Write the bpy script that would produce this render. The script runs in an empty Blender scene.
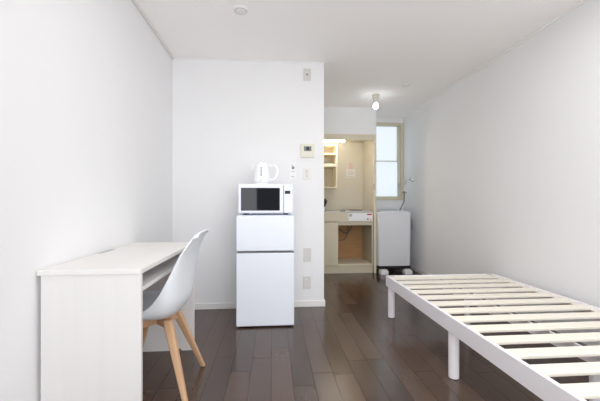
import bpy, bmesh, math, random
from mathutils import Vector, Matrix
random.seed(4)
S = bpy.context.scene
COL = S.collection

# ------------------------------------------------------------------ camera
F_PX = 333.0
cam_d = bpy.data.cameras.new('camera')
cam_d.sensor_fit = 'HORIZONTAL'; cam_d.sensor_width = 36.0
cam_d.lens = F_PX / 600.0 * 36.0
cam_d.shift_y = 2.5 / 600.0
cam_d.clip_start = 0.02
cam = bpy.data.objects.new('camera', cam_d); COL.objects.link(cam)
cam.location = (0, 0, 1.01)
cam.rotation_euler = (math.radians(90), 0, -math.atan(27.0 / F_PX))
S.camera = cam

# ------------------------------------------------------------------ world, lights, exposure
W = bpy.data.worlds.new('sky'); S.world = W; W.use_nodes = True
bg = W.node_tree.nodes['Background']
bg.inputs[0].default_value = (0.90, 0.95, 1.0, 1); bg.inputs[1].default_value = 1.4

def area(name, loc, rot, sx, sy, power, colr=(1, 1, 1)):
    l = bpy.data.lights.new(name, 'AREA'); l.shape = 'RECTANGLE'
    l.size = sx; l.size_y = sy; l.energy = power; l.color = colr
    o = bpy.data.objects.new(name, l); COL.objects.link(o)
    o.location = loc; o.rotation_euler = rot
    return o
# daylight outside the two balcony windows behind the camera
area('daylight_balcony', (1.08, -1.02, 1.15), (math.radians(90), 0, 0), 1.85, 2.1, 34, (0.97, 0.985, 1.0))
area('daylight_side', (-0.56, -1.02, 1.15), (math.radians(90), 0, 0), 0.62, 2.1, 14, (0.97, 0.985, 1.0))

# unseen fill light added under the ceiling, above the frame, to brighten the side walls
area('fill_light', (0.75, 1.25, 2.34), (0, 0, 0), 1.7, 1.5, 21, (1.0, 0.99, 0.975))
vs = S.view_settings
S.display_settings.display_device = 'sRGB'
vs.view_transform = 'Standard'; vs.look = 'None'; vs.gamma = 1.0; vs.exposure = 0.12
vs.use_curve_mapping = False
S.cycles.max_bounces = 14; S.cycles.diffuse_bounces = 9; S.cycles.transparent_max_bounces = 12
S.cycles.sample_clamp_indirect = 8.0
S.cycles.use_denoising = True

# ------------------------------------------------------------------ materials
def srgb(r, g, b):
    f = lambda c: (c / 12.92 if c <= 0.04045 else ((c + 0.055) / 1.055) ** 2.4)
    return (f(r / 255), f(g / 255), f(b / 255), 1)

def nd(nt, t, **kw):
    n = nt.nodes.new(t)
    for k, v in kw.items(): setattr(n, k, v)
    return n

def mat(name, rgb, rough=0.5, metal=0.0, spec=0.5, bump=None, var=None, coat=0.0):
    """bump=(scale, strength, distance); var=(scale xyz, amount) multiplies a noise into the colour"""
    m = bpy.data.materials.new(name); m.use_nodes = True
    nt = m.node_tree; b = nt.nodes['Principled BSDF']
    c = srgb(*rgb)
    b.inputs['Base Color'].default_value = c
    b.inputs['Roughness'].default_value = rough
    b.inputs['Metallic'].default_value = metal
    b.inputs['Specular IOR Level'].default_value = spec
    b.inputs['Coat Weight'].default_value = coat
    tc = nd(nt, 'ShaderNodeTexCoord')
    if bump:
        no = nd(nt, 'ShaderNodeTexNoise'); no.inputs['Scale'].default_value = bump[0]
        no.inputs['Detail'].default_value = 3
        nt.links.new(tc.outputs['Object'], no.inputs['Vector'])
        bp = nd(nt, 'ShaderNodeBump'); bp.inputs['Strength'].default_value = bump[1]
        bp.inputs['Distance'].default_value = bump[2]
        nt.links.new(no.outputs['Fac'], bp.inputs['Height'])
        nt.links.new(bp.outputs['Normal'], b.inputs['Normal'])
    if var:
        mp = nd(nt, 'ShaderNodeMapping'); mp.inputs['Scale'].default_value = var[0]
        nt.links.new(tc.outputs['Object'], mp.inputs['Vector'])
        no = nd(nt, 'ShaderNodeTexNoise'); no.inputs['Scale'].default_value = 1.0
        no.inputs['Detail'].default_value = 5; no.inputs['Roughness'].default_value = 0.6
        nt.links.new(mp.outputs['Vector'], no.inputs['Vector'])
        mr = nd(nt, 'ShaderNodeMapRange')
        mr.inputs['From Min'].default_value = 0.25; mr.inputs['From Max'].default_value = 0.75
        mr.inputs['To Min'].default_value = 1 - var[1]; mr.inputs['To Max'].default_value = 1.0
        nt.links.new(no.outputs['Fac'], mr.inputs['Value'])
        mx = nd(nt, 'ShaderNodeMix', data_type='RGBA', blend_type='MULTIPLY')
        mx.inputs[0].default_value = 1.0; mx.inputs[6].default_value = c
        nt.links.new(mr.outputs['Result'], mx.inputs[7])
        nt.links.new(mx.outputs[2], b.inputs['Base Color'])
    return m

M = {}
M['wall'] = mat('white_wallpaper', (237, 237, 238), 0.85, spec=0.2, bump=(180, 0.12, 0.002))
M['ceiling'] = mat('ceiling_paper', (252, 249, 247), 0.9, spec=0.15, bump=(140, 0.12, 0.002))
M['trim'] = mat('white_trim', (238, 236, 234), 0.5)
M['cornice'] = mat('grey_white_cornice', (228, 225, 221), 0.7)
M['socket'] = mat('beige_lamp_socket', (208, 203, 192), 0.5)
M['header'] = mat('header_paint', (236, 236, 236), 0.85, spec=0.2)
M['beige'] = mat('beige_laminate', (215, 206, 182), 0.5, var=((2, 2, 14), 0.04))
M['beige_dark'] = mat('beige_kitchen_panel', (212, 204, 186), 0.45, var=((3, 3, 9), 0.04))
M['cream'] = mat('cream_laminate', (228, 218, 192), 0.5)
M['plywood'] = mat('brown_plywood', (190, 146, 98), 0.65, var=((4, 4, 26), 0.18))
M['greybeige'] = mat('grey_beige_laminate', (200, 190, 170), 0.6)
M['white_app'] = mat('white_appliance', (236, 241, 250), 0.32, spec=0.45)
M['white_plastic'] = mat('white_plastic', (240, 241, 243), 0.35)
M['chair_white'] = mat('white_polypropylene', (236, 240, 245), 0.38, bump=(300, 0.05, 0.001))
M['desk'] = mat('white_woodgrain', (232, 229, 228), 0.5, var=((42, 42, 1.6), 0.035))
M['desk_top'] = mat('white_woodgrain_top', (234, 232, 229), 0.45, var=((40, 1.6, 40), 0.04))
M['bed'] = mat('white_bed_paint', (248, 244, 248), 0.42, var=((20, 2, 20), 0.03))
M['slat'] = mat('cream_slat_wood', (243, 237, 224), 0.6, var=((1.5, 26, 26), 0.08))
M['beech'] = mat('beech_wood', (216, 174, 136), 0.5, var=((26, 26, 3), 0.16))
M['plate'] = mat('grey_switch_plate', (212, 210, 207), 0.45)
M['plate_light'] = mat('light_switch_plate', (230, 228, 225), 0.4)
M['slot'] = mat('dark_slot', (70, 68, 66), 0.6)
M['panel_green'] = mat('ivory_panel', (224, 222, 204), 0.45)
M['dark'] = mat('dark_plastic', (34, 34, 36), 0.5)
M['grey'] = mat('grey_plastic', (120, 122, 126), 0.5)
M['lgrey'] = mat('light_grey_plastic', (186, 188, 192), 0.5)
M['washer'] = mat('pale_grey_washer', (222, 224, 229), 0.38)
M['steel'] = mat('brushed_steel', (196, 194, 190), 0.32, metal=0.9)
M['chrome'] = mat('chrome', (205, 207, 210), 0.15, metal=1.0)
M['brass'] = mat('aged_brass', (150, 120, 70), 0.4, metal=0.8)
M['alu'] = mat('cream_aluminium', (208, 202, 178), 0.45)
M['alu_pale'] = mat('pale_sash_aluminium', (216, 216, 200), 0.42)
M['paper'] = mat('white_paper', (228, 224, 218), 0.8)
M['card'] = mat('white_card', (242, 242, 243), 0.7)
M['pink'] = mat('pink_print', (218, 184, 180), 0.8)
M['red'] = mat('red_print', (200, 62, 66), 0.7)
M['ink'] = mat('grey_print', (140, 140, 150), 0.8)
M['pipe'] = mat('brown_grey_pipe', (118, 108, 94), 0.45)
M['hose_grey'] = mat('grey_hose', (128, 128, 130), 0.45)

def glass_black():
    m = mat('black_glass', (16, 20, 28), 0.04, spec=0.3)
    return m
M['black_glass'] = glass_black()

def clear_pane():
    m = bpy.data.materials.new('clear_glass'); m.use_nodes = True
    nt = m.node_tree; nt.nodes.clear()
    out = nd(nt, 'ShaderNodeOutputMaterial'); tr = nd(nt, 'ShaderNodeBsdfTransparent')
    gl = nd(nt, 'ShaderNodeBsdfGlossy'); gl.inputs['Roughness'].default_value = 0.02
    mx = nd(nt, 'ShaderNodeMixShader'); fr = nd(nt, 'ShaderNodeFresnel'); fr.inputs[0].default_value = 1.3
    nt.links.new(fr.outputs[0], mx.inputs[0]); nt.links.new(tr.outputs[0], mx.inputs[1])
    nt.links.new(gl.outputs[0], mx.inputs[2]); nt.links.new(mx.outputs[0], out.inputs[0])
    return m
M['clear'] = clear_pane()

def frosted_pane():
    m = bpy.data.materials.new('frosted_glass'); m.use_nodes = True
    nt = m.node_tree; nt.nodes.clear()
    out = nd(nt, 'ShaderNodeOutputMaterial'); tr = nd(nt, 'ShaderNodeBsdfTransparent')
    tr.inputs[0].default_value = (0.80, 0.815, 0.83, 1)
    tl = nd(nt, 'ShaderNodeBsdfTranslucent'); tl.inputs[0].default_value = (0.8, 0.82, 0.84, 1)
    mx = nd(nt, 'ShaderNodeMixShader'); mx.inputs[0].default_value = 0.25
    nt.links.new(tr.outputs[0], mx.inputs[1]); nt.links.new(tl.outputs[0], mx.inputs[2])
    nt.links.new(mx.outputs[0], out.inputs[0])
    return m
M['frosted'] = frosted_pane()

def emit(name, rgb, strength):
    m = bpy.data.materials.new(name); m.use_nodes = True
    b = m.node_tree.nodes['Principled BSDF']
    b.inputs['Base Color'].default_value = srgb(*rgb)
    b.inputs['Emission Color'].default_value = srgb(*rgb)
    b.inputs['Emission Strength'].default_value = strength
    return m
M['bulb'] = emit('lit_bulb', (238, 250, 255), 20.0)
M['tube'] = emit('lit_tube', (255, 251, 240), 27.0)

def plank_floor():
    m = bpy.data.materials.new('dark_plank_floor'); m.use_nodes = True
    nt = m.node_tree; b = nt.nodes['Principled BSDF']; L = nt.links.new
    geo = nd(nt, 'ShaderNodeNewGeometry'); sp = nd(nt, 'ShaderNodeSeparateXYZ'); L(geo.outputs['Position'], sp.inputs[0])
    def ma(op, a, c=None):
        n = nd(nt, 'ShaderNodeMath', operation=op)
        for i, v in enumerate((a, c)):
            if v is None: continue
            if isinstance(v, (int, float)): n.inputs[i].default_value = v
            else: L(v, n.inputs[i])
        return n.outputs[0]
    PW, PL = 0.1215, 0.90
    xr = ma('DIVIDE', ma('ADD', sp.outputs[0], 10.094), PW); row = ma('FLOOR', xr); fx = ma('FRACT', xr)
    wn = nd(nt, 'ShaderNodeTexWhiteNoise', noise_dimensions='1D'); L(row, wn.inputs['W'])
    yr = ma('ADD', ma('DIVIDE', ma('ADD', sp.outputs[1], 10), PL), wn.outputs['Value'])
    colm = ma('FLOOR', yr); fy = ma('FRACT', yr)
    cb = nd(nt, 'ShaderNodeCombineXYZ'); L(row, cb.inputs[0]); L(colm, cb.inputs[1])
    w2 = nd(nt, 'ShaderNodeTexWhiteNoise', noise_dimensions='2D'); L(cb.outputs[0], w2.inputs['Vector'])
    ex = ma('MINIMUM', fx, ma('SUBTRACT', 1, fx)); ey = ma('MINIMUM', fy, ma('SUBTRACT', 1, fy))
    sx = ma('LESS_THAN', ex, 0.014); sy = ma('LESS_THAN', ey, 0.0022)
    seam = ma('MAXIMUM', sx, sy)
    # grain stretched along the plank, different on each plank
    gv = nd(nt, 'ShaderNodeCombineXYZ')
    L(ma('MULTIPLY', sp.outputs[0], 46), gv.inputs[0]); L(ma('MULTIPLY', sp.outputs[1], 2.6), gv.inputs[1])
    L(ma('MULTIPLY', w2.outputs['Value'], 60), gv.inputs[2])
    no = nd(nt, 'ShaderNodeTexNoise'); no.inputs['Scale'].default_value = 1.0; no.inputs['Detail'].default_value = 5
    L(gv.outputs[0], no.inputs['Vector'])
    cr = nd(nt, 'ShaderNodeValToRGB')
    cr.color_ramp.elements[0].color = srgb(53, 38, 29); cr.color_ramp.elements[1].color = srgb(92, 69, 56)
    even = ma('FRACT', ma('ADD', ma('MULTIPLY', row, 0.618), ma('MULTIPLY', colm, 0.437)))
    tone = ma('ADD', ma('MULTIPLY', w2.outputs['Value'], 0.4), ma('MULTIPLY', even, 0.5))
    mixv = ma('ADD', ma('MULTIPLY', tone, 0.72), ma('MULTIPLY', no.outputs['Fac'], 0.3))
    L(mixv, cr.inputs[0])
    mx = nd(nt, 'ShaderNodeMix', data_type='RGBA'); L(ma('MULTIPLY', seam, 0.6), mx.inputs[0])
    L(cr.outputs[0], mx.inputs[6]); mx.inputs[7].default_value = srgb(34, 24, 20)
    L(mx.outputs[2], b.inputs['Base Color'])
    rr = nd(nt, 'ShaderNodeMapRange'); rr.inputs['To Min'].default_value = 0.20; rr.inputs['To Max'].default_value = 0.28
    L(w2.outputs['Value'], rr.inputs['Value']); L(rr.outputs['Result'], b.inputs['Roughness']); L(ma('MULTIPLY', ma('SUBTRACT', 1.0, ma('MULTIPLY', seam, 0.75)), 0.75), b.inputs['Specular IOR Level'])
    bp = nd(nt, 'ShaderNodeBump'); bp.inputs['Strength'].default_value = 0.25; bp.inputs['Distance'].default_value = 0.002
    hgt = ma('SUBTRACT', ma('MULTIPLY', no.outputs['Fac'], 0.02), seam); L(hgt, bp.inputs['Height'])
    L(bp.outputs['Normal'], b.inputs['Normal'])
    return m
M['floor'] = plank_floor()

# ------------------------------------------------------------------ mesh helpers
def nb(): return bmesh.new()

def join(dst, src):
    me = bpy.data.meshes.new('tmp'); src.to_mesh(me); dst.from_mesh(me); bpy.data.meshes.remove(me); src.free()

def box(bm, x0, y0, z0, x1, y1, z1, bev=0.0, seg=2):
    t = bmesh.new(); bmesh.ops.create_cube(t, size=1.0)
    for v in t.verts:
        v.co = Vector(((x0 + x1) / 2 + v.co.x * (x1 - x0), (y0 + y1) / 2 + v.co.y * (y1 - y0), (z0 + z1) / 2 + v.co.z * (z1 - z0)))
    if bev > 0:
        bmesh.ops.bevel(t, geom=list(t.edges), offset=bev, segments=seg, profile=0.5, affect='EDGES', clamp_overlap=True)
    join(bm, t); return bm

def cyl(bm, a, b, r0, r1=None, n=24, cap=True):
    r1 = r0 if r1 is None else r1
    a = Vector(a); b = Vector(b); d = b - a
    t = bmesh.new()
    bmesh.ops.create_cone(t, cap_ends=cap, cap_tris=False, segments=n, radius1=r0, radius2=r1, depth=d.length)
    q = Vector((0, 0, 1)).rotation_difference(d.normalized()).to_matrix().to_4x4()
    bmesh.ops.transform(t, matrix=Matrix.Translation((a + b) / 2) @ q, verts=t.verts)
    join(bm, t); return bm

def lathe(bm, cx, cy, prof, n=32, axis=None):
    """prof: list of (radius, z)"""
    t = bmesh.new(); rings = []
    for r, z in prof:
        if r < 1e-5: rings.append([t.verts.new((cx, cy, z))])
        else: rings.append([t.verts.new((cx + r * math.cos(2 * math.pi * i / n), cy + r * math.sin(2 * math.pi * i / n), z)) for i in range(n)])
    for a, b in zip(rings, rings[1:]):
        for i in range(n):
            j = (i + 1) % n
            if len(a) == 1 and len(b) == 1: continue
            if len(a) == 1: t.faces.new((a[0], b[j], b[i]))
            elif len(b) == 1: t.faces.new((a[i], a[j], b[0]))
            else: t.faces.new((a[i], a[j], b[j], b[i]))
    bmesh.ops.recalc_face_normals(t, faces=t.faces)
    join(bm, t); return bm

def catmull(pts, k=8):
    pts = [Vector(p) for p in pts]; out = []
    P = [pts[0] * 2 - pts[1]] + pts + [pts[-1] * 2 - pts[-2]]
    for i in range(1, len(P) - 2):
        for j in range(k):
            t = j / k; a, b, c, d = P[i - 1], P[i], P[i + 1], P[i + 2]
            out.append(0.5 * ((2 * b) + (c - a) * t + (2 * a - 5 * b + 4 * c - d) * t * t + (3 * b - a - 3 * c + d) * t ** 3))
    out.append(pts[-1]); return out

def tube(bm, pts, r, n=12, k=8, r1=None):
    c = catmull(pts, k); t = bmesh.new(); rings = []
    up = Vector((0.13, 0.31, 0.94)); prev = None
    for i, p in enumerate(c):
        d = (c[min(i + 1, len(c) - 1)] - c[max(i - 1, 0)]).normalized()
        if prev is None: u = d.cross(up).normalized()
        else: u = (prev - d * prev.dot(d)).normalized()
        prev = u; w = d.cross(u)
        rr = r if r1 is None else r + (r1 - r) * i / (len(c) - 1)
        rings.append([t.verts.new(p + (u * math.cos(2 * math.pi * j / n) + w * math.sin(2 * math.pi * j / n)) * rr) for j in range(n)])
    for a, b in zip(rings, rings[1:]):
        for i in range(n): t.faces.new((a[i], a[(i + 1) % n], b[(i + 1) % n], b[i]))
    t.faces.new(rings[0][::-1]); t.faces.new(rings[-1])
    bmesh.ops.recalc_face_normals(t, faces=t.faces)
    join(bm, t); return bm

def prism_y(bm, poly, y0, y1):
    """poly of (x, z) extruded between y0 and y1"""
    t = bmesh.new()
    a = [t.verts.new((x, y0, z)) for x, z in poly]; b = [t.verts.new((x, y1, z)) for x, z in poly]
    t.faces.new(a); t.faces.new(b[::-1])
    for i in range(len(poly)):
        j = (i + 1) % len(poly); t.faces.new((a[j], a[i], b[i], b[j]))
    bmesh.ops.recalc_face_normals(t, faces=t.faces)
    join(bm, t); return bm

WORLD = {}
def obj(name, bm, m, parent=None, smooth=True, label=None):
    off = WORLD[parent.name] if parent else Vector((0, 0, 0))
    bmesh.ops.translate(bm, verts=bm.verts, vec=-off)
    me = bpy.data.meshes.new(name); bm.to_mesh(me); bm.free()
    me.materials.append(m)
    if smooth:
        me.polygons.foreach_set('use_smooth', [True] * len(me.polygons))
        me.set_sharp_from_angle(angle=math.radians(38))
    o = bpy.data.objects.new(name, me); COL.objects.link(o)
    if smooth:
        wm = o.modifiers.new('weighted_normal', 'WEIGHTED_NORMAL'); wm.keep_sharp = True
    if parent: o.parent = parent
    WORLD[o.name] = off.copy()
    if label: o['label'] = label
    return o

def tag(o, label, cat, group=None):
    o['label'] = label; o['category'] = cat
    if group: o['group'] = group
    return o

def thing(name, label, cat, loc, group=None):
    o = bpy.data.objects.new(name, None); COL.objects.link(o)
    o.empty_display_size = 0.1; o.location = loc; WORLD[o.name] = Vector(loc)
    return tag(o, label, cat, group)

def struct(name, bm, m, parent=None, label=None):
    o = obj(name, bm, m, parent)
    if parent is None: o['kind'] = 'structure'
    if label: o['label'] = label
    return o

# ------------------------------------------------------------------ the room
XL, XR, YB, YK, YF, YR, H = -0.945, 2.11, 3.23, 4.70, 5.25, -0.85, 2.385
XP = 0.497           # right edge of the projecting wall
XS = 1.488           # right edge of the kitchen alcove
T = 0.10

struct('floor', box(nb(), XL - T, YR - T, -0.1, XR + T, YF + T, 0), M['floor'])
struct('ceiling', box(nb(), XL - T, YR - T, H, XR + T, YF + T, H + 0.1), M['ceiling'])
struct('wall_left', box(nb(), XL - T, YR - T, 0, XL, YB, H), M['wall'])
struct('wall_right', box(nb(), XR, YR - T, 0, XR + T, YF + T, H), M['wall'])
struct('wall_back', box(nb(), XL - T, YB, 0, XP, YB + T, H), M['wall'])
struct('wall_inner', box(nb(), XP - T, YB + T, 0, XP, YF + T, H), M['wall'])
# far wall with the hallway window opening
WX0, WX1, WZ0, WZ1 = 1.53, 2.085, 1.075, 2.275
b = nb()
box(b, XP, YF, 0, WX0, YF + T, H); box(b, WX1, YF, 0, XR, YF + T, H)
box(b, WX0, YF, 0, WX1, YF + T, WZ0); box(b, WX0, YF, WZ1, WX1, YF + T, H)
struct('wall_far', b, M['wall'])
# wall above and beside the kitchen alcove
KZ = 1.995
b = nb()
box(b, XP, YK + 0.005, KZ, XS, YK + 0.105, H); box(b, 1.462, YK + 0.005, 0, XS, YF, KZ); box(b, 1.462, YK + 0.105, KZ, XS, YF, H)
struct('wall_kitchen', b, M['header'])
# rear wall behind the camera, with two balcony windows
b = nb()
RW = [(-0.86, -0.27), (0.10, 2.02)]; RZ0, RZ1 = 0.08, 2.2
box(b, XL, YR - T, 0, XR, YR, RZ0); box(b, XL, YR - T, RZ1, XR, YR, H)
box(b, XL, YR - T, RZ0, RW[0][0], YR, RZ1); box(b, RW[0][1], YR - T, RZ0, RW[1][0], YR, RZ1); box(b, RW[1][1], YR - T, RZ0, XR, YR, RZ1)
struct('wall_rear', b, M['wall'])

def window_frame_bm(x0, x1, z0, z1, y0, y1, w):
    b = nb()
    box(b, x0, y0, z0, x0 + w, y1, z1, 0.003); box(b, x1 - w, y0, z0, x1, y1, z1, 0.003)
    box(b, x0 + w, y0, z0, x1 - w, y1, z0 + w, 0.003); box(b, x0 + w, y0, z1 - w, x1 - w, y1, z1, 0.003)
    return b
for i, (x0, x1) in enumerate(RW):
    f = struct('window_%d' % (i + 2), window_frame_bm(x0, x1, RZ0, RZ1, YR - 0.07, YR - 0.02, 0.04), M['trim'])
    b = nb()
    if i: box(b, (x0 + x1) / 2 - 0.025, YR - 0.06, RZ0 + .04, (x0 + x1) / 2 + 0.025, YR - 0.03, RZ1 - .04, 0.003); obj('mullion', b, M['trim'], f)
    obj('pane', box(nb(), x0 + .04, YR - 0.048, RZ0 + .04, x1 - .04, YR - 0.044, RZ1 - .04), M['clear'], f)

# hallway window: outer casing, two sashes, frosted panes, latch
f = struct('window_1', window_frame_bm(WX0 - 0.02, XR - 0.003, WZ0 - 0.018, WZ1 + 0.03, YF - 0.018, YF + 0.06, 0.047), M['alu'])
def sash_bm(x0, x1, z0, z1, y0, y1, left, right, bot, top):
    b = nb()
    box(b, x0, y0, z0, x0 + left, y1, z1, 0.002); box(b, x1 - right, y0, z0, x1, y1, z1, 0.002)
    box(b, x0 + left, y0, z0, x1 - right, y1, z0 + bot, 0.002); box(b, x0 + left, y0, z1 - top, x1 - right, y1, z1, 0.002)
    return b
for (z0, z1, yy, bo, to) in ((WZ0 + .024, 1.695, YF + 0.004, 0.018, 0.014), (1.683, WZ1 - .012, YF + 0.028, 0.012, 0.010)):
    x0, x1 = WX0 + .022, XR - .046
    s = obj('sash', sash_bm(x0, x1, z0, z1, yy, yy + 0.02, 0.03, 0.052, bo, to), M['alu_pale'], f)
    obj('pane', box(nb(), x0 + .025, yy + .008, z0 + .008, x1 - .047, yy + .012, z1 - .008), M['frosted'], s)
lt = nb(); box(lt, XR - .087, YF - 0.012, 1.24, XR - .066, YF + 0.006, 1.33, 0.004); box(lt, XR - .083, YF - 0.03, 1.30, XR - .070, YF - 0.012, 1.32, 0.003)
obj('latch', lt, M['lgrey'], f)

# trims: cornice along the left, back and right walls
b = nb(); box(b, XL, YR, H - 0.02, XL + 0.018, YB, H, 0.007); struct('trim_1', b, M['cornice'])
b = nb(); box(b, XL + .016, YB - 0.010, H - 0.012, XP + 0.012, YB, H, 0.003); box(b, XP, YB, H - 0.012, XP + 0.012, YK, H, 0.003); struct('trim_2', b, M['wall'])
b = nb(); box(b, XR - 0.012, YR, H - 0.012, XR, YF, H, 0.004); struct('trim_3', b, M['ceiling'])
# beige trim around the kitchen alcove
b = nb(); box(b, XP, YK - 0.012, 1.912, 1.445, YK + 0.03, KZ, 0.003); struct('trim_4', b, M['beige'])
b = nb(); box(b, 1.445, YK - 0.02, 0, 1.482, YK + 0.005, KZ, 0.004); struct('trim_5', b, M['cream'])
# baseboards
BH = 0.058
b = nb(); box(b, XL + .01, YB - 0.012, 0, XP + 0.012, YB, BH, 0.004); box(b, XP, YB, 0, XP + 0.012, YK, BH, 0.004); struct('baseboard_back', b, M['trim'])
struct('baseboard_left', box(nb(), XL, YR, 0, XL + 0.01, YB, BH, 0.004), M['trim'])
struct('baseboard_right', box(nb(), XR - 0.012, YR, 0, XR, YF, BH, 0.004), M['trim'])
struct('baseboard_far', box(nb(), XS, YF - 0.012, 0, XR - 0.012, YF, BH, 0.004), M['trim'])

# ------------------------------------------------------------------ kitchen alcove
# lining panels of the alcove
struct('wall_alcove', box(nb(), XP, YF - 0.012, 0, 1.462, YF, KZ), M['beige_dark'])
struct('wall_alcove_side', box(nb(), 1.452, YK + 0.005, 0, 1.462, YF - 0.012, KZ), M['beige_dark'])
struct('trim_6', box(nb(), XP, YK + 0.105, KZ - 0.01, 1.452, YF - 0.012, KZ), M['cream'])

KX0, KX1 = 0.515, 1.440
k = thing('kitchen_unit', 'beige kitchen sink unit with open compartment below, in the alcove', 'kitchen cabinet', (0.97, 4.95, 0))
b = nb()
for x0, x1, y0, z0 in ((KX0, KX0 + .02, YK + .02, .112), (KX1 - .02, KX1, YK + .002, .112), (.915, .933, YK + .02, .135)):
    obj('side_panel', box(nb(), x0, y0, z0, x1, 5.22, 0.74), M['greybeige'], k)
obj('bottom_board', box(nb(), KX0 + .02, YK + 0.002, 0.112, KX1 - .02, 5.235, 0.135, 0.003), M['cream'], k)
obj('back_panel', box(nb(), KX0 + .02, 5.222, 0.135, KX1 - .02, 5.235, 0.74), M['plywood'], k, label='brown plywood back of the open compartment')
obj('kickboard', box(nb(), KX0, YK + 0.02, 0.0, KX1, YK + 0.04, 0.112), M['beige'], k)
obj('top_rail', box(nb(), 0.933, YK + 0.004, 0.690, KX1 - .02, YK + 0.022, 0.74), M['greybeige'], k)
d = obj('door', box(nb(), KX0, YK, 0.116, 0.928, YK + 0.018, 0.735, 0.003), M['beige'], k)
obj('apron', box(nb(), KX0, YK - 0.002, 0.742, KX1, YK + 0.02, 0.872, 0.003), M['beige'], k)
b = nb(); box(b, KX0, YK - 0.006, 0.874, KX1, 5.235, 0.886, 0.003)
obj('worktop', b, M['steel'], k, label='stainless steel worktop')
b = nb(); box(b, 0.56, 4.80, 0.7865, 0.86, 5.15, 0.8868, 0.02); obj('sink_basin', b, M['steel'], k)

c = thing('cooktop', 'flat electric hob set into the worktop, with white front control strip', 'hob', (1.22, 4.92, 0.886))
obj('hob_plate', box(nb(), 1.085, 4.74, 0.886, 1.42, 5.16, 0.898, 0.004), M['lgrey'], c)
b = nb()
for r in (0.035, 0.065, 0.095):
    tube(b, [(1.25 + r * math.cos(a * math.pi / 8), 4.96 + r * math.sin(a * math.pi / 8), 0.903) for a in range(16)] + [(1.25 + r, 4.96, 0.903)], 0.006, 8, 2)
obj('coil', b, M['dark'], c)
p = obj('control_strip', box(nb(), 1.075, YK - 0.012, 0.752, 1.425, YK - 0.002, 0.868, 0.003), M['white_plastic'], c)
b = nb(); cyl(b, (1.105, YK - 0.034, 0.838), (1.105, YK - 0.012, 0.838), 0.020, 0.023); box(b, 1.101, YK - 0.044, 0.820, 1.109, YK - 0.032, 0.856, 0.002)
obj('knob', b, M['lgrey'], p, label='pale grey knob')
for x0, z0, x1, z1 in ((1.345, .836, 1.415, .856), (1.345, .768, 1.370, .788), (1.395, .766, 1.405, .784)):
    obj('warning_print', box(nb(), x0, YK - 0.0135, z0, x1, YK - 0.0119, z1), M['red'], p, label='red printed warning mark')

# taps and pipes
t = thing('kitchen_tap', 'dark lever tap standing at the back of the sink', 'tap', (0.79, 5.12, 0.886))
b = nb(); lathe(b, 0.79, 5.12, [(0, 0.886), (0.028, 0.886), (0.028, 0.895), (0.020, 0.905), (0.018, 0.95), (0, 0.955)]); obj('tap_body', b, M['chrome'], t)
obj('spout', tube(nb(), [(0.79, 5.12, 0.93), (0.798, 5.11, 0.99), (0.805, 5.08, 1.045), (0.79, 5.02, 1.062), (0.77, 4.97, 1.04), (0.765, 4.96, 1.005)], 0.014), M['dark'], t)
obj('lever', tube(nb(), [(0.79, 5.12, 0.945), (0.815, 5.11, 1.0), (0.835, 5.10, 1.05)], 0.010, r1=0.007), M['dark'], t)
b = nb(); box(b, 0.975, 4.755, 0.886, 1.045, 4.80, 0.908, 0.008, 3); cyl(b, (1.01, 4.7775, 0.906), (1.01, 4.7775, 0.916), 0.012)
tag(obj('worktop_fitting', b, M['grey']), 'small grey fitting lying on the steel worktop left of the hob', 'fitting')

t = thing('plumbing_pipe', 'dark waste hose and brass stop valve inside the open compartment', 'pipe', (1.08, 5.05, 0.135))
obj('hose', tube(nb(), [(1.21, 5.05, 0.786), (1.21, 5.06, 0.66), (1.17, 5.07, 0.57), (1.10, 5.08, 0.555), (1.02, 5.09, 0.61), (0.96, 5.10, 0.60)], 0.011), M['pipe'], t)
obj('supply_pipe', tube(nb(), [(0.97, 5.2, 0.44), (1.0, 5.14, 0.44), (1.06, 5.12, 0.43), (1.13, 5.12, 0.46), (1.16, 5.12, 0.55), (1.16, 5.12, 0.786)], 0.007), M['pipe'], t)
b = nb(); cyl(b, (0.985, 5.222, 0.44), (0.985, 5.10, 0.44), 0.018); cyl(b, (0.985, 5.11, 0.44), (0.985, 5.085, 0.44), 0.028, 0.028, 12); cyl(b, (0.96, 5.15, 0.44), (1.02, 5.15, 0.44), 0.014)
obj('stop_valve', b, M['brass'], t)

# wall shelf unit
s = thing('wall_shelf', 'cream open shelf unit hung on the alcove wall under the lamp', 'shelf', (0.74, 5.1, 1.25))
b = nb(); box(b, 0.945, 4.94, 1.235, 0.966, 5.238, 1.89, 0.002); obj('side_panel', b, M['cream'], s)
b = nb(); box(b, KX0, 4.94, 1.235, KX0 + .02, 5.238, 1.89, 0.002); obj('side_panel', b, M['cream'], s)
for z, h in ((1.235, 0.018), (1.555, 0.045), (1.74, 0.018), (1.872, 0.018)):
    obj('shelf_board', box(nb(), KX0 + .02, 4.945, z, 0.945, 5.238, z + h, 0.002), M['cream'], s)
obj('back_board', box(nb(), KX0 + .02, 5.228, 1.253, 0.945, 5.238, 1.555), M['greybeige'], s)

l = thing('kitchen_light', 'slim lit lamp bar at the top of the kitchen alcove', 'lamp', (0.82, 4.85, 1.985))
obj('lamp_body', box(nb(), 0.53, 4.81, 1.945, 1.075, 4.90, 1.985, 0.006), M['white_plastic'], l)
obj('diffuser', box(nb(), 0.545, 4.815, 1.912, 1.06, 4.895, 1.945, 0.012, 3), M['tube'], l, label='glowing diffuser')

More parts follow.
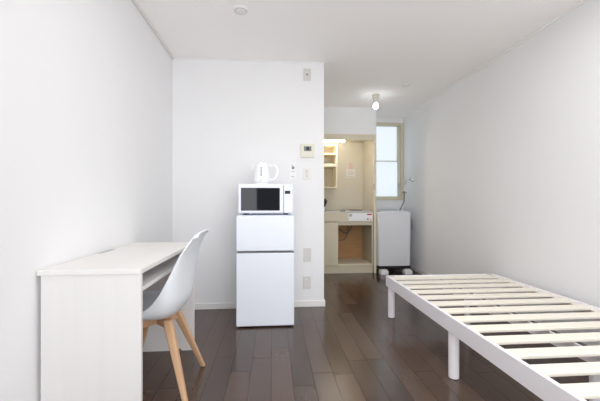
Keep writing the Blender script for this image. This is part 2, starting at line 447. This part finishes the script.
n = thing('notice', 'small white and pink notice on the back wall of the kitchen alcove', 'notice', (1.235, 5.237, 1.40))
obj('sheet', box(nb(), 1.165, 5.2345, 1.41, 1.305, 5.238, 1.55), M['paper'], n)
obj('sheet', box(nb(), 1.215, 5.2335, 1.552, 1.270, 5.2375, 1.650, 0.0015), M['pink'], n, label='small pink printed sticker')
b = nb(); box(b, 1.18, 5.2335, 1.425, 1.20, 5.2346, 1.435); box(b, 1.215, 5.2335, 1.422, 1.29, 5.2346, 1.430)
for z in (1.46, 1.48, 1.50, 1.52): box(b, 1.185, 5.2337, z, 1.285, 5.2346, z + .004)
obj('print_lines', b, M['ink'], n)

b = nb(); box(b, 1.433, YK - 0.030, 1.20, 1.46, YK - 0.020, 1.285, 0.003)
tag(obj('wall_switch', b, M['greybeige']), 'small beige switch on the post right of the kitchen alcove', 'switch')

# ------------------------------------------------------------------ washing machine
WM0, WM1, WF, WBk = 1.484, 1.970, 4.60, 5.10
w = thing('washing_machine', 'pale grey top-loading washing machine under the frosted window', 'washing machine', (1.72, 4.85, 0.06))
t = bmesh.new(); bmesh.ops.create_cube(t, size=1.0)
for v in t.verts:
    up = v.co.z > 0
    fx = 0.5 * (WM1 - WM0) * (0.985 if not up else 1.0)
    v.co = Vector(((WM0 + WM1) / 2 + (1 if v.co.x > 0 else -1) * fx, (WF + (0.0 if up else 0.012)) if v.co.y < 0 else WBk, 0.878 if up else 0.112))
    if up and v.co.y > 4.9: v.co.z = 0.888
vert = [e for e in t.edges if abs(e.verts[0].co.z - e.verts[1].co.z) > 0.4]
bmesh.ops.bevel(t, geom=vert, offset=0.045, segments=5, profile=0.5, affect='EDGES')
bmesh.ops.bevel(t, geom=[e for e in t.edges if e.verts[0].co.z > 0.8 and e.verts[1].co.z > 0.8 and len(e.link_faces) == 2 and abs(e.calc_face_angle(0)) > 0.6], offset=0.012, segments=3, profile=0.5, affect='EDGES')
b = nb(); join(b, t); obj('body', b, M['washer'], w)
b = nb(); box(b, WM0 + 0.03, WF + 0.05, 0.872, WM1 - 0.03, WF + 0.30, 0.889, 0.006)
bmesh.ops.rotate(b, verts=b.verts, cent=Vector((1.72, WF + 0.05, 0.872)), matrix=Matrix.Rotation(math.atan(0.01 / 0.5), 3, 'X'))
obj('lid', b, M['washer'], w)
b = nb(); box(b, WM0 + 0.03, WBk - 0.13, 0.875, WM1 - 0.06, WBk - 0.01, 0.915, 0.012); obj('control_panel', b, M['lgrey'], w)
t = bmesh.new(); bmesh.ops.create_cube(t, size=1.0)
for v in t.verts: v.co = Vector(((WM0 + WM1) / 2 + v.co.x * (WM1 - WM0 - 0.004), (WF + WBk) / 2 + v.co.y * (WBk - WF - 0.01), 0.0935 + v.co.z * 0.045))
bmesh.ops.bevel(t, geom=[e for e in t.edges if abs(e.verts[0].co.z - e.verts[1].co.z) > 0.03], offset=0.04, segments=4, profile=0.5, affect='EDGES')
bmesh.ops.bevel(t, geom=[e for e in t.edges if e.verts[0].co.z < 0.08 and e.verts[1].co.z < 0.08], offset=0.02, segments=2, profile=0.5, affect='EDGES')
b = nb(); join(b, t); obj('skirt', b, M['dark'], w, label='dark base skirt')
WORLDFEET = []
for (x, y) in ((1.56, 4.60), (1.905, 4.60), (1.56, 5.02), (1.905, 5.02)):
    b = nb(); box(b, x - 0.055, y - 0.055, 0.0, x + 0.055, y + 0.055, 0.055, 0.008); box(b, x - 0.045, y - 0.045, 0.055, x + 0.045, y + 0.045, 0.071, 0.006)
    where = ('front' if y < 4.8 else 'rear', 'kitchen side' if x < 1.7 else 'right wall side')
    tag(obj('riser_block', b, M['white_plastic']), 'white riser block under the washing machine, %s, %s' % where, 'riser block', 'riser blocks under the washing machine')

h = thing('washer_tap', 'chrome wall tap feeding the washing machine, on the right wall', 'tap', (XR, 4.90, 1.36))
b = nb(); cyl(b, (XR, 4.90, 1.36), (XR - 0.012, 4.90, 1.36), 0.032, 0.028); cyl(b, (XR - 0.012, 4.90, 1.36), (XR - 0.05, 4.90, 1.36), 0.016)
cyl(b, (XR - 0.04, 4.90, 1.36), (XR - 0.04, 4.90, 1.39), 0.008); cyl(b, (XR - 0.04, 4.875, 1.392), (XR - 0.04, 4.925, 1.392), 0.007)
obj('valve', b, M['chrome'], h)
obj('spout', tube(nb(), [(XR - 0.05, 4.90, 1.36), (XR - 0.075, 4.905, 1.36), (XR - 0.10, 4.92, 1.335), (XR - 0.112, 4.94, 1.27), (XR - 0.114, 4.94, 1.19)], 0.0085), M['chrome'], h)
b = nb(); cyl(b, (XR - 0.114, 4.94, 1.19), (XR - 0.114, 4.94, 1.15), 0.013); cyl(b, (XR - 0.150, 4.94, 1.172), (XR - 0.075, 4.94, 1.172), 0.006)
obj('coupling', b, M['grey'], h)
tag(obj('supply_hose', tube(nb(), [(XR - 0.114, 4.94, 1.15), (XR - 0.113, 4.94, 1.08), (XR - 0.116, 4.96, 1.02), (XR - 0.13, 5.0, 0.95), (XR - 0.150, 5.03, 0.891)], 0.009), M['hose_grey']),
    'light grey water hose from the wall tap to the washing machine', 'hose')
tag(obj('drain_hose', tube(nb(), [(XR - 0.115, 4.97, 0.80), (XR - 0.09, 4.93, 0.85), (XR - 0.055, 4.86, 0.80), (XR - 0.045, 4.84, 0.66), (XR - 0.07, 4.88, 0.48), (XR - 0.09, 4.95, 0.28), (XR - 0.09, 4.98, 0.1), (XR - 0.09, 4.99, 0.016)], 0.0145), M['hose_grey']),
    'dark grey drain hose hanging beside the washing machine by the wall', 'hose')

# ------------------------------------------------------------------ fridge
f = thing('refrigerator', 'white two-door mini fridge standing against the back wall', 'fridge', (-0.063, 2.95, 0))
FX0, FX1, FY = -0.297, 0.173, 2.715
b = nb(); box(b, FX0 + 0.004, FY + 0.05, 0.022, FX1 - 0.004, 3.17, 0.912, 0.006); obj('cabinet', b, M['white_app'], f)
obj('gasket', box(nb(), FX0 + 0.014, FY + 0.035, 0.05, FX1 - 0.014, FY + 0.05, 0.895), M['lgrey'], f)
obj('lower_door', box(nb(), FX0, FY, 0.010, FX1, FY + 0.04, 0.604, 0.009, 3), M['white_app'], f)
obj('upper_door', box(nb(), FX0, FY, 0.619, FX1, FY + 0.04, 0.905, 0.009, 3), M['white_app'], f)
obj('door_lip', box(nb(), FX0 + .002, FY + 0.004, 0.601, FX1 - .002, FY + 0.034, 0.613, 0.002), M['grey'], f)
for x in (-0.25, 0.126):
    for y in (2.79, 3.12): obj('foot', cyl(nb(), (x, y, 0), (x, y, 0.024), 0.018), M['dark'], f)
b = nb(); box(b, FX0 + .02, FY + 0.055, 0.004, FX1 - .02, FY + 0.075, 0.024); obj('plinth', b, M['dark'], f)

# ------------------------------------------------------------------ microwave
mw = thing('microwave_oven', 'white microwave with dark glass door, standing on the mini fridge', 'microwave', (-0.06, 2.9, 0.912))
MX0, MX1, MY, MZ0, MZ1 = -0.284, 0.164, 2.74, 0.926, 1.167
obj('housing', box(nb(), MX0, MY + 0.03, MZ0, MX1, 3.08, MZ1, 0.012, 3), M['white_app'], mw)
b = nb(); box(b, MX0, MY, MZ0, 0.084, MY + 0.03, MZ1, 0.010, 3); d = obj('door', b, M['white_app'], mw)
obj('door_glass', box(nb(), -0.260, MY - 0.003, 0.948, 0.056, MY + 0.004, 1.134, 0.002), M['black_glass'], d, label='black glass')
cp = obj('control_panel', box(nb(), 0.087, MY, MZ0, MX1, MY + 0.03, MZ1, 0.010, 3), M['white_app'], mw)
dp = obj('display', box(nb(), 0.098, MY - 0.002, 1.085, 0.142, MY + 0.003, 1.111, 0.001), M['dark'], cp, label='dark display window')
for x in (-0.23, 0.11):
    for y in (2.80, 3.03): obj('foot', cyl(nb(), (x, y, 0.912), (x, y, 0.93), 0.016), M['dark'], mw)

# ------------------------------------------------------------------ kettle
kx, ky, kz = -0.100, 2.93, 1.167
kt = thing('electric_kettle', 'white electric kettle standing on top of the microwave', 'kettle', (kx, ky, kz))
obj('power_base', lathe(nb(), kx, ky, [(0, kz), (0.078, kz), (0.080, kz + .006), (0.078, kz + .018), (0.06, kz + .022), (0, kz + .022)]), M['white_plastic'], kt)
b = nb(); lathe(b, kx, ky, [(0, kz + .022), (0.068, kz + .022), (0.074, kz + .030), (0.0745, kz + .06), (0.071, kz + .12), (0.066, kz + .165), (0.064, kz + .175), (0.058, kz + .178), (0, kz + .178)], 40)
t = nb(); prof = [(kx - 0.056, 0.155), (kx - 0.064, 0.125), (kx - 0.083, 0.172), (kx - 0.085, 0.178), (kx - 0.05, 0.178)]
prism_y(t, [(x, kz + z) for x, z in prof], ky - 0.022, ky + 0.022); join(b, t)
obj('body', b, M['white_plastic'], kt)
obj('lid', lathe(nb(), kx, ky, [(0.057, kz + .178), (0.056, kz + .186), (0.04, kz + .192), (0.012, kz + .194), (0.010, kz + .200), (0, kz + .201)]), M['white_plastic'], kt)
obj('handle', tube(nb(), [(kx + 0.058, ky, kz + .165), (kx + 0.095, ky, kz + .172), (kx + 0.128, ky, kz + .155), (kx + 0.138, ky, kz + .115), (kx + 0.125, ky, kz + .07), (kx + 0.09, ky, kz + .045), (kx + 0.068, ky, kz + .048)], 0.0105, 14), M['white_plastic'], kt)
def arc_patch(bm, r, a0, a1, z0, z1, th=0.0012, n=4):
    t = bmesh.new(); q = []
    for i in range(n + 1):
        a = a0 + (a1 - a0) * i / n
        q.append([t.verts.new((kx + rr * math.cos(a), ky + rr * math.sin(a), z)) for rr, z in ((r(z0), z0), (r(z1), z1), (r(z1) + th, z1), (r(z0) + th, z0))])
    for p0, p1 in zip(q, q[1:]):
        for i in range(4): t.faces.new((p0[i], p0[(i + 1) % 4], p1[(i + 1) % 4], p1[i]))
    t.faces.new(q[0]); t.faces.new(q[-1][::-1]); bmesh.ops.recalc_face_normals(t, faces=t.faces); join(bm, t)
rk = lambda z: 0.0742 - max(0, (z - kz - .06)) * 0.071
mid = math.radians(-90)
b = nb()
for i in range(7): arc_patch(b, rk, mid - 0.09, mid + 0.09, kz + .072 + i * 0.0115, kz + .080 + i * 0.0115)
obj('gauge_print', b, M['ink'], kt)
b = nb(); arc_patch(b, lambda z: 0.074, mid - 0.13, mid + 0.13, kz + .036, kz + .041); obj('base_mark', b, M['ink'], kt)

# ------------------------------------------------------------------ things on the back wall
def plate(name, x0, z0, x1, z1, m, label, cat, group=None, th=0.008):
    r = thing(name, label, cat, ((x0 + x1) / 2, YB, (z0 + z1) / 2), group)
    obj('cover', box(nb(), x0, YB - th, z0, x1, YB, z1, 0.003), m, r)
    return r
r = plate('wall_plate', 0.295, 2.20, 0.367, 2.318, M['plate'], 'grey cover plate high on the back wall near the ceiling', 'wall plate')
obj('socket_hole', cyl(nb(), (0.331, YB - 0.0095, 2.259), (0.331, YB - 0.006, 2.259), 0.009), M['grey'], r)
r = plate('wall_controller', 0.268, 1.452, 0.402, 1.586, M['panel_green'], 'ivory square water-heater controller with small screen on the back wall', 'controller', th=0.018)
obj('screen', box(nb(), 0.298, YB - 0.0195, 1.514, 0.372, YB - 0.016, 1.560, 0.001), M['grey'], r, label='grey screen')
obj('screen_digits', box(nb(), 0.322, YB - 0.0202, 1.521, 0.350, YB - 0.0185, 1.553), M['dark'], r)
for x in (0.30, 0.345): obj('button', box(nb(), x, YB - 0.0195, 1.478, x + .026, YB - 0.016, 1.490, 0.001), M['plate_light'], r)
r = plate('light_switch', 0.292, 1.236, 0.367, 1.358, M['plate_light'], 'pale light switch below the ivory controller on the back wall', 'light switch')
for z in (1.26, 1.30): obj('rocker', box(nb(), 0.315, YB - 0.012, z, 0.344, YB - 0.007, z + .034, 0.002), M['plate'], r)
r = plate('blank_plate', 0.296, 0.440, 0.370, 0.572, M['plate'], 'grey blank plate low on the back wall, above the power outlet', 'wall plate')
r = plate('power_outlet', 0.291, 0.176, 0.365, 0.300, M['plate'], 'grey power outlet just above the baseboard beside the fridge', 'outlet')
for z in (0.207, 0.247):
    so = obj('socket', box(nb(), 0.313, YB - 0.010, z, 0.342, YB - 0.007, z + .022, 0.002), M['plate_light'], r)
    b = nb(); box(b, 0.320, YB - 0.0108, z + .006, 0.3225, YB - 0.0095, z + .017); box(b, 0.3325, YB - 0.0108, z + .006, 0.335, YB - 0.0095, z + .017)
    obj('slots', b, M['slot'], so)
# small white card with a printed pointing hand
r = plate('wall_card', 0.158, 1.238, 0.219, 1.402, M['card'], 'small white card with grey pointing hand and two dots, right of kettle', 'card', th=0.003)
b = nb()
box(b, 0.182, YB - 0.0042, 1.338, 0.206, YB - 0.0028, 1.364, 0.0005); box(b, 0.182, YB - 0.0042, 1.362, 0.189, YB - 0.0028, 1.382, 0.0005)
obj('hand_print', b, M['grey'], r)
for x in (0.180, 0.197): obj('dot_print', cyl(nb(), (x + .004, YB - 0.0042, 1.315), (x + .004, YB - 0.0028, 1.315), 0.0045), M['grey'], r)
obj('print_line', box(nb(), 0.176, YB - 0.004, 1.262, 0.204, YB - 0.0028, 1.267), M['ink'], r)

# ------------------------------------------------------------------ on the ceiling
d = thing('smoke_detector', 'round white smoke detector on the ceiling above the fridge', 'smoke detector', (-0.228, 2.39, H))
obj('base', lathe(nb(), -0.228, 2.39, [(0, H), (0.05, H), (0.05, H - .009), (0.044, H - .012), (0, H - .012)]), M['trim'], d)
obj('cover', lathe(nb(), -0.228, 2.39, [(0.044, H - .012), (0.040, H - .018), (0.030, H - .022), (0.012, H - .023), (0, H - .023)]), M['trim'], d)
obj('vent_ring', lathe(nb(), -0.228, 2.39, [(0.0405, H - .0165), (0.0425, H - .0165), (0.0425, H - .0135), (0.0405, H - .0135), (0.0405, H - .0165)]), M['grey'], d, label='grey ring of vent slots')
tag(obj('blanking_cover', lathe(nb(), 1.545, 3.76, [(0, H), (0.045, H), (0.045, H - .006), (0.03, H - .012), (0.018, H - .02), (0, H - .021)]), M['trim']),
    'small round white cover on the ceiling near the right wall', 'ceiling cover')
l = thing('ceiling_lamp', 'bare lit bulb in white socket on the ceiling outside the kitchen', 'ceiling light', (1.305, 4.15, H))
obj('socket', lathe(nb(), 1.305, 4.15, [(0, H), (0.046, H), (0.048, H - .012), (0.040, H - .05), (0.027, H - .098), (0.022, H - .108), (0, H - .108)]), M['socket'], l)
obj('bulb', lathe(nb(), 1.305, 4.15, [(0.016, H - .1085), (0.024, H - .118), (0.031, H - .133), (0.033, H - .146), (0.030, H - .161), (0.018, H - .174), (0, H - .178)]), M['bulb'], l, label='glowing white bulb')

# ------------------------------------------------------------------ desk
DX0, DX1, DY0, DY1, DZ = -0.942, -0.538, 1.41, 2.36, 0.74
d = thing('desk', 'white wood-grain desk standing along the left wall', 'desk', ((DX0 + DX1) / 2, (DY0 + DY1) / 2, 0))
obj('tabletop', box(nb(), DX0, DY0, DZ - 0.022, DX1, DY1, DZ, 0.003), M['desk_top'], d)
obj('side_panel', box(nb(), DX0 + 0.012, DY0 + 0.006, 0, DX1 - 0.003, DY0 + 0.026, DZ - 0.022, 0.002), M['desk'], d)
b = nb(); prism_y(b, [(DX0 + .012, 0), (-0.69, 0), (-0.685, 0.014), (-0.63, 0.014), (-0.622, 0), (DX1 - .003, 0), (DX1 - .003, DZ - .022), (DX0 + .012, DZ - .022)], DY1 - 0.022, DY1 - 0.004)
obj('side_panel', b, M['desk'], d)
obj('shelf', box(nb(), DX0 + .03, DY0 + 0.026, 0.630, DX1 - 0.022, DY1 - 0.022, 0.648, 0.002), M['desk'], d)
obj('back_panel', box(nb(), DX0 + .012, DY0 + 0.026, 0.42, DX0 + .027, DY1 - 0.022, DZ - 0.022, 0.001), M['desk'], d)
obj('cable_slot', box(nb(), DX0 + 0.003, 1.86, DZ - 0.004, DX0 + 0.028, 2.02, DZ + 0.0012, 0.0008), M['lgrey'], d, label='grey cable slot')

# ------------------------------------------------------------------ chair
CY = 1.90
ch = thing('desk_chair', 'white moulded shell chair with beech legs pushed up to the desk', 'chair', (-0.63, CY, 0))
# spine x, z, half width, rim x, rim z
prof = [(-.872, .405, .165, -.872, .405), (-.862, .430, .19, -.860, .432), (-.825, .440, .212, -.830, .452), (-.75, .430, .226, -.775, .462),
        (-.66, .412, .233, -.715, .468), (-.57, .405, .236, -.655, .475), (-.505, .428, .236, -.605, .497), (-.470, .490, .236, -.562, .545),
        (-.459, .57, .232, -.527, .605), (-.452, .65, .226, -.495, .670), (-.440, .73, .212, -.462, .738), (-.420, .79, .192, -.430, .787),
        (-.404, .832, .168, -.409, .818), (-.392, .848, .152, -.400, .830), (-.380, .850, .142, -.390, .831)]
def cat1(a, b, c, d, t): return 0.5 * (2 * b + (c - a) * t + (2 * a - 5 * b + 4 * c - d) * t * t + (3 * b - a - 3 * c + d) * t ** 3)
rows = []
for i in range(len(prof) - 1):
    P4 = [prof[max(i - 1, 0)], prof[i], prof[i + 1], prof[min(i + 2, len(prof) - 1)]]
    for j in range(4): rows.append([cat1(P4[0][q], P4[1][q], P4[2][q], P4[3][q], j / 4) for q in range(5)])
rows.append(list(prof[-1]))
t = bmesh.new(); NT = 24; grid = []
for x, z, hw, rx, rz in rows:
    g = []
    for j in range(NT + 1):
        u = -1 + 2 * j / NT; k = abs(u) ** 2.4
        g.append(t.verts.new((x + (rx - x) * k, CY + hw * math.sin(u * 1.5) / math.sin(1.5), z + (rz - z) * k)))
    grid.append(g)
for a, c in zip(grid, grid[1:]):
    for j in range(NT): t.faces.new((a[j], a[j + 1], c[j + 1], c[j]))
bmesh.ops.recalc_face_normals(t, faces=t.faces)
bmesh.ops.solidify(t, geom=list(t.faces), thickness=0.007)
bmesh.ops.recalc_face_normals(t, faces=t.faces)
b = nb(); join(b, t)
sh = obj('seat_shell', b, M['chair_white'], ch)
def leg_bm(top, knee, bot, s0, s1):
    """square-section tapering wooden leg"""
    t = bmesh.new(); rings = []
    for p, hs in ((top, s0 * 0.9), (knee, s0), (bot, s1)):
        p = Vector(p)
        rings.append([t.verts.new(p + Vector((dx * hs, dy * hs, 0))) for dx, dy in ((-1, -1), (1, -1), (1, 1), (-1, 1))])
    for r0, r1 in zip(rings, rings[1:]):
        for i in range(4): t.faces.new((r0[i], r0[(i + 1) % 4], r1[(i + 1) % 4], r1[i]))
    t.faces.new(rings[0]); t.faces.new(rings[-1][::-1])
    bmesh.ops.recalc_face_normals(t, faces=t.faces)
    bmesh.ops.bevel(t, geom=list(t.edges), offset=0.007, segments=3, profile=0.5, affect='EDGES')
    return t
cx0 = -0.635
for sx in (1, -1):
    for sy in (-1, 1):
        bot = (cx0 + sx * 0.205, CY + sy * 0.205, 0); top = (cx0 + sx * 0.075, CY + sy * 0.075, 0.392); kn = (cx0 + sx * 0.092, CY + sy * 0.092, 0.345)
        b = nb(); join(b, leg_bm(top, kn, bot, 0.022, 0.0125)); obj('leg', b, M['beech'], ch)
b = nb()
for s in (1, -1):
    t = nb(); box(t, -0.118, -0.014, 0.345, 0.118, 0.014, 0.388, 0.004)
    bmesh.ops.rotate(t, verts=t.verts, cent=Vector((0, 0, 0)), matrix=Matrix.Rotation(s * math.pi / 4, 3, 'Z'))
    bmesh.ops.translate(t, verts=t.verts, vec=Vector((cx0, CY, 0))); join(b, t)
box(b, cx0 - 0.07, CY - 0.07, 0.384, cx0 + 0.07, CY + 0.07, 0.404, 0.004)
obj('cross_brace', b, M['beech'], ch)

# ------------------------------------------------------------------ bed
BX0, BX1, BY0, BY1, BZ = 1.008, 2.018, 0.90, 2.915, 0.36
bd = thing('bed_frame', 'white slatted single bed frame without mattress, along the right wall', 'bed', ((BX0 + BX1) / 2, (BY0 + BY1) / 2, 0))
RH = 0.09; RT = 0.022; BM = 1.885
for x in (BX0, BX1 - RT):
    obj('side_rail', box(nb(), x, BY0, BZ - RH, x + RT, BM, BZ, 0.002), M['bed'], bd)
    obj('side_rail', box(nb(), x, BM, BZ - RH, x + RT, BY1, BZ, 0.002), M['bed'], bd)
for y in (BY0, BY1 - RT):
    obj('end_rail', box(nb(), BX0 + RT, y, BZ - RH, BX1 - RT, y + RT, BZ, 0.002), M['bed'], bd)
obj('centre_beam', box(nb(), 1.440, BY0 + RT, BZ - 0.082, 1.478, BY1 - RT, BZ - 0.0195, 0.002), M['bed'], bd)
obj('dark_strip', box(nb(), 1.446, BY0 + RT, BZ - 0.0195, 1.474, BY1 - RT, BZ - 0.018), M['dark'], bd, label='dark strip along the top of the beam')  # thin dark strip on the beam's top face, showing between the slats
for x in (BX0 + RT, BX1 - RT - 0.02):
    obj('ledge', box(nb(), x, BY0 + RT, BZ - 0.045, x + 0.02, BY1 - RT, BZ - 0.018, 0.001), M['slat'], bd)
for i in range(14):
    yb = 1.126 + 0.145 * (12 - i)
    ya = yb - 0.077
    if i == 0: yb = BY1 - RT - 0.003
    if i == 13: ya = BY0 + RT + 0.004
    obj('slat', box(nb(), BX0 + RT + 0.002, ya, BZ - 0.018, BX1 - RT - 0.002, yb, BZ - 0.004, 0.003), M['slat'], bd)
for (x, yy) in [(BX0 + 0.034, v) for v in (0.965, 1.848, 2.865)] + [(BX1 - 0.034, v) for v in (0.965, 1.848, 2.865)] + [(1.459, 1.4), (1.459, 2.4)]:
    ctr = abs(x - 1.459) < .01
    obj('leg', cyl(nb(), (x, yy, 0.004), (x, yy, BZ - (0.082 if ctr else 0.046)), 0.021 if ctr else 0.029, n=28), M['bed'], bd)
    obj('foot_pad', cyl(nb(), (x, yy, 0), (x, yy, 0.004), 0.02 if ctr else 0.027), M['dark'], bd)
for x in (BX0 + RT + 0.004, BX1 - RT - 0.050):
    obj('corner_gap_patch', box(nb(), x, BY1 - RT - 0.012, BZ - 0.006, x + 0.046, BY1 - RT - 0.0005, BZ - 0.0025), M['grey'], bd)  # darkness of the open corner gap, put in as a small grey piece
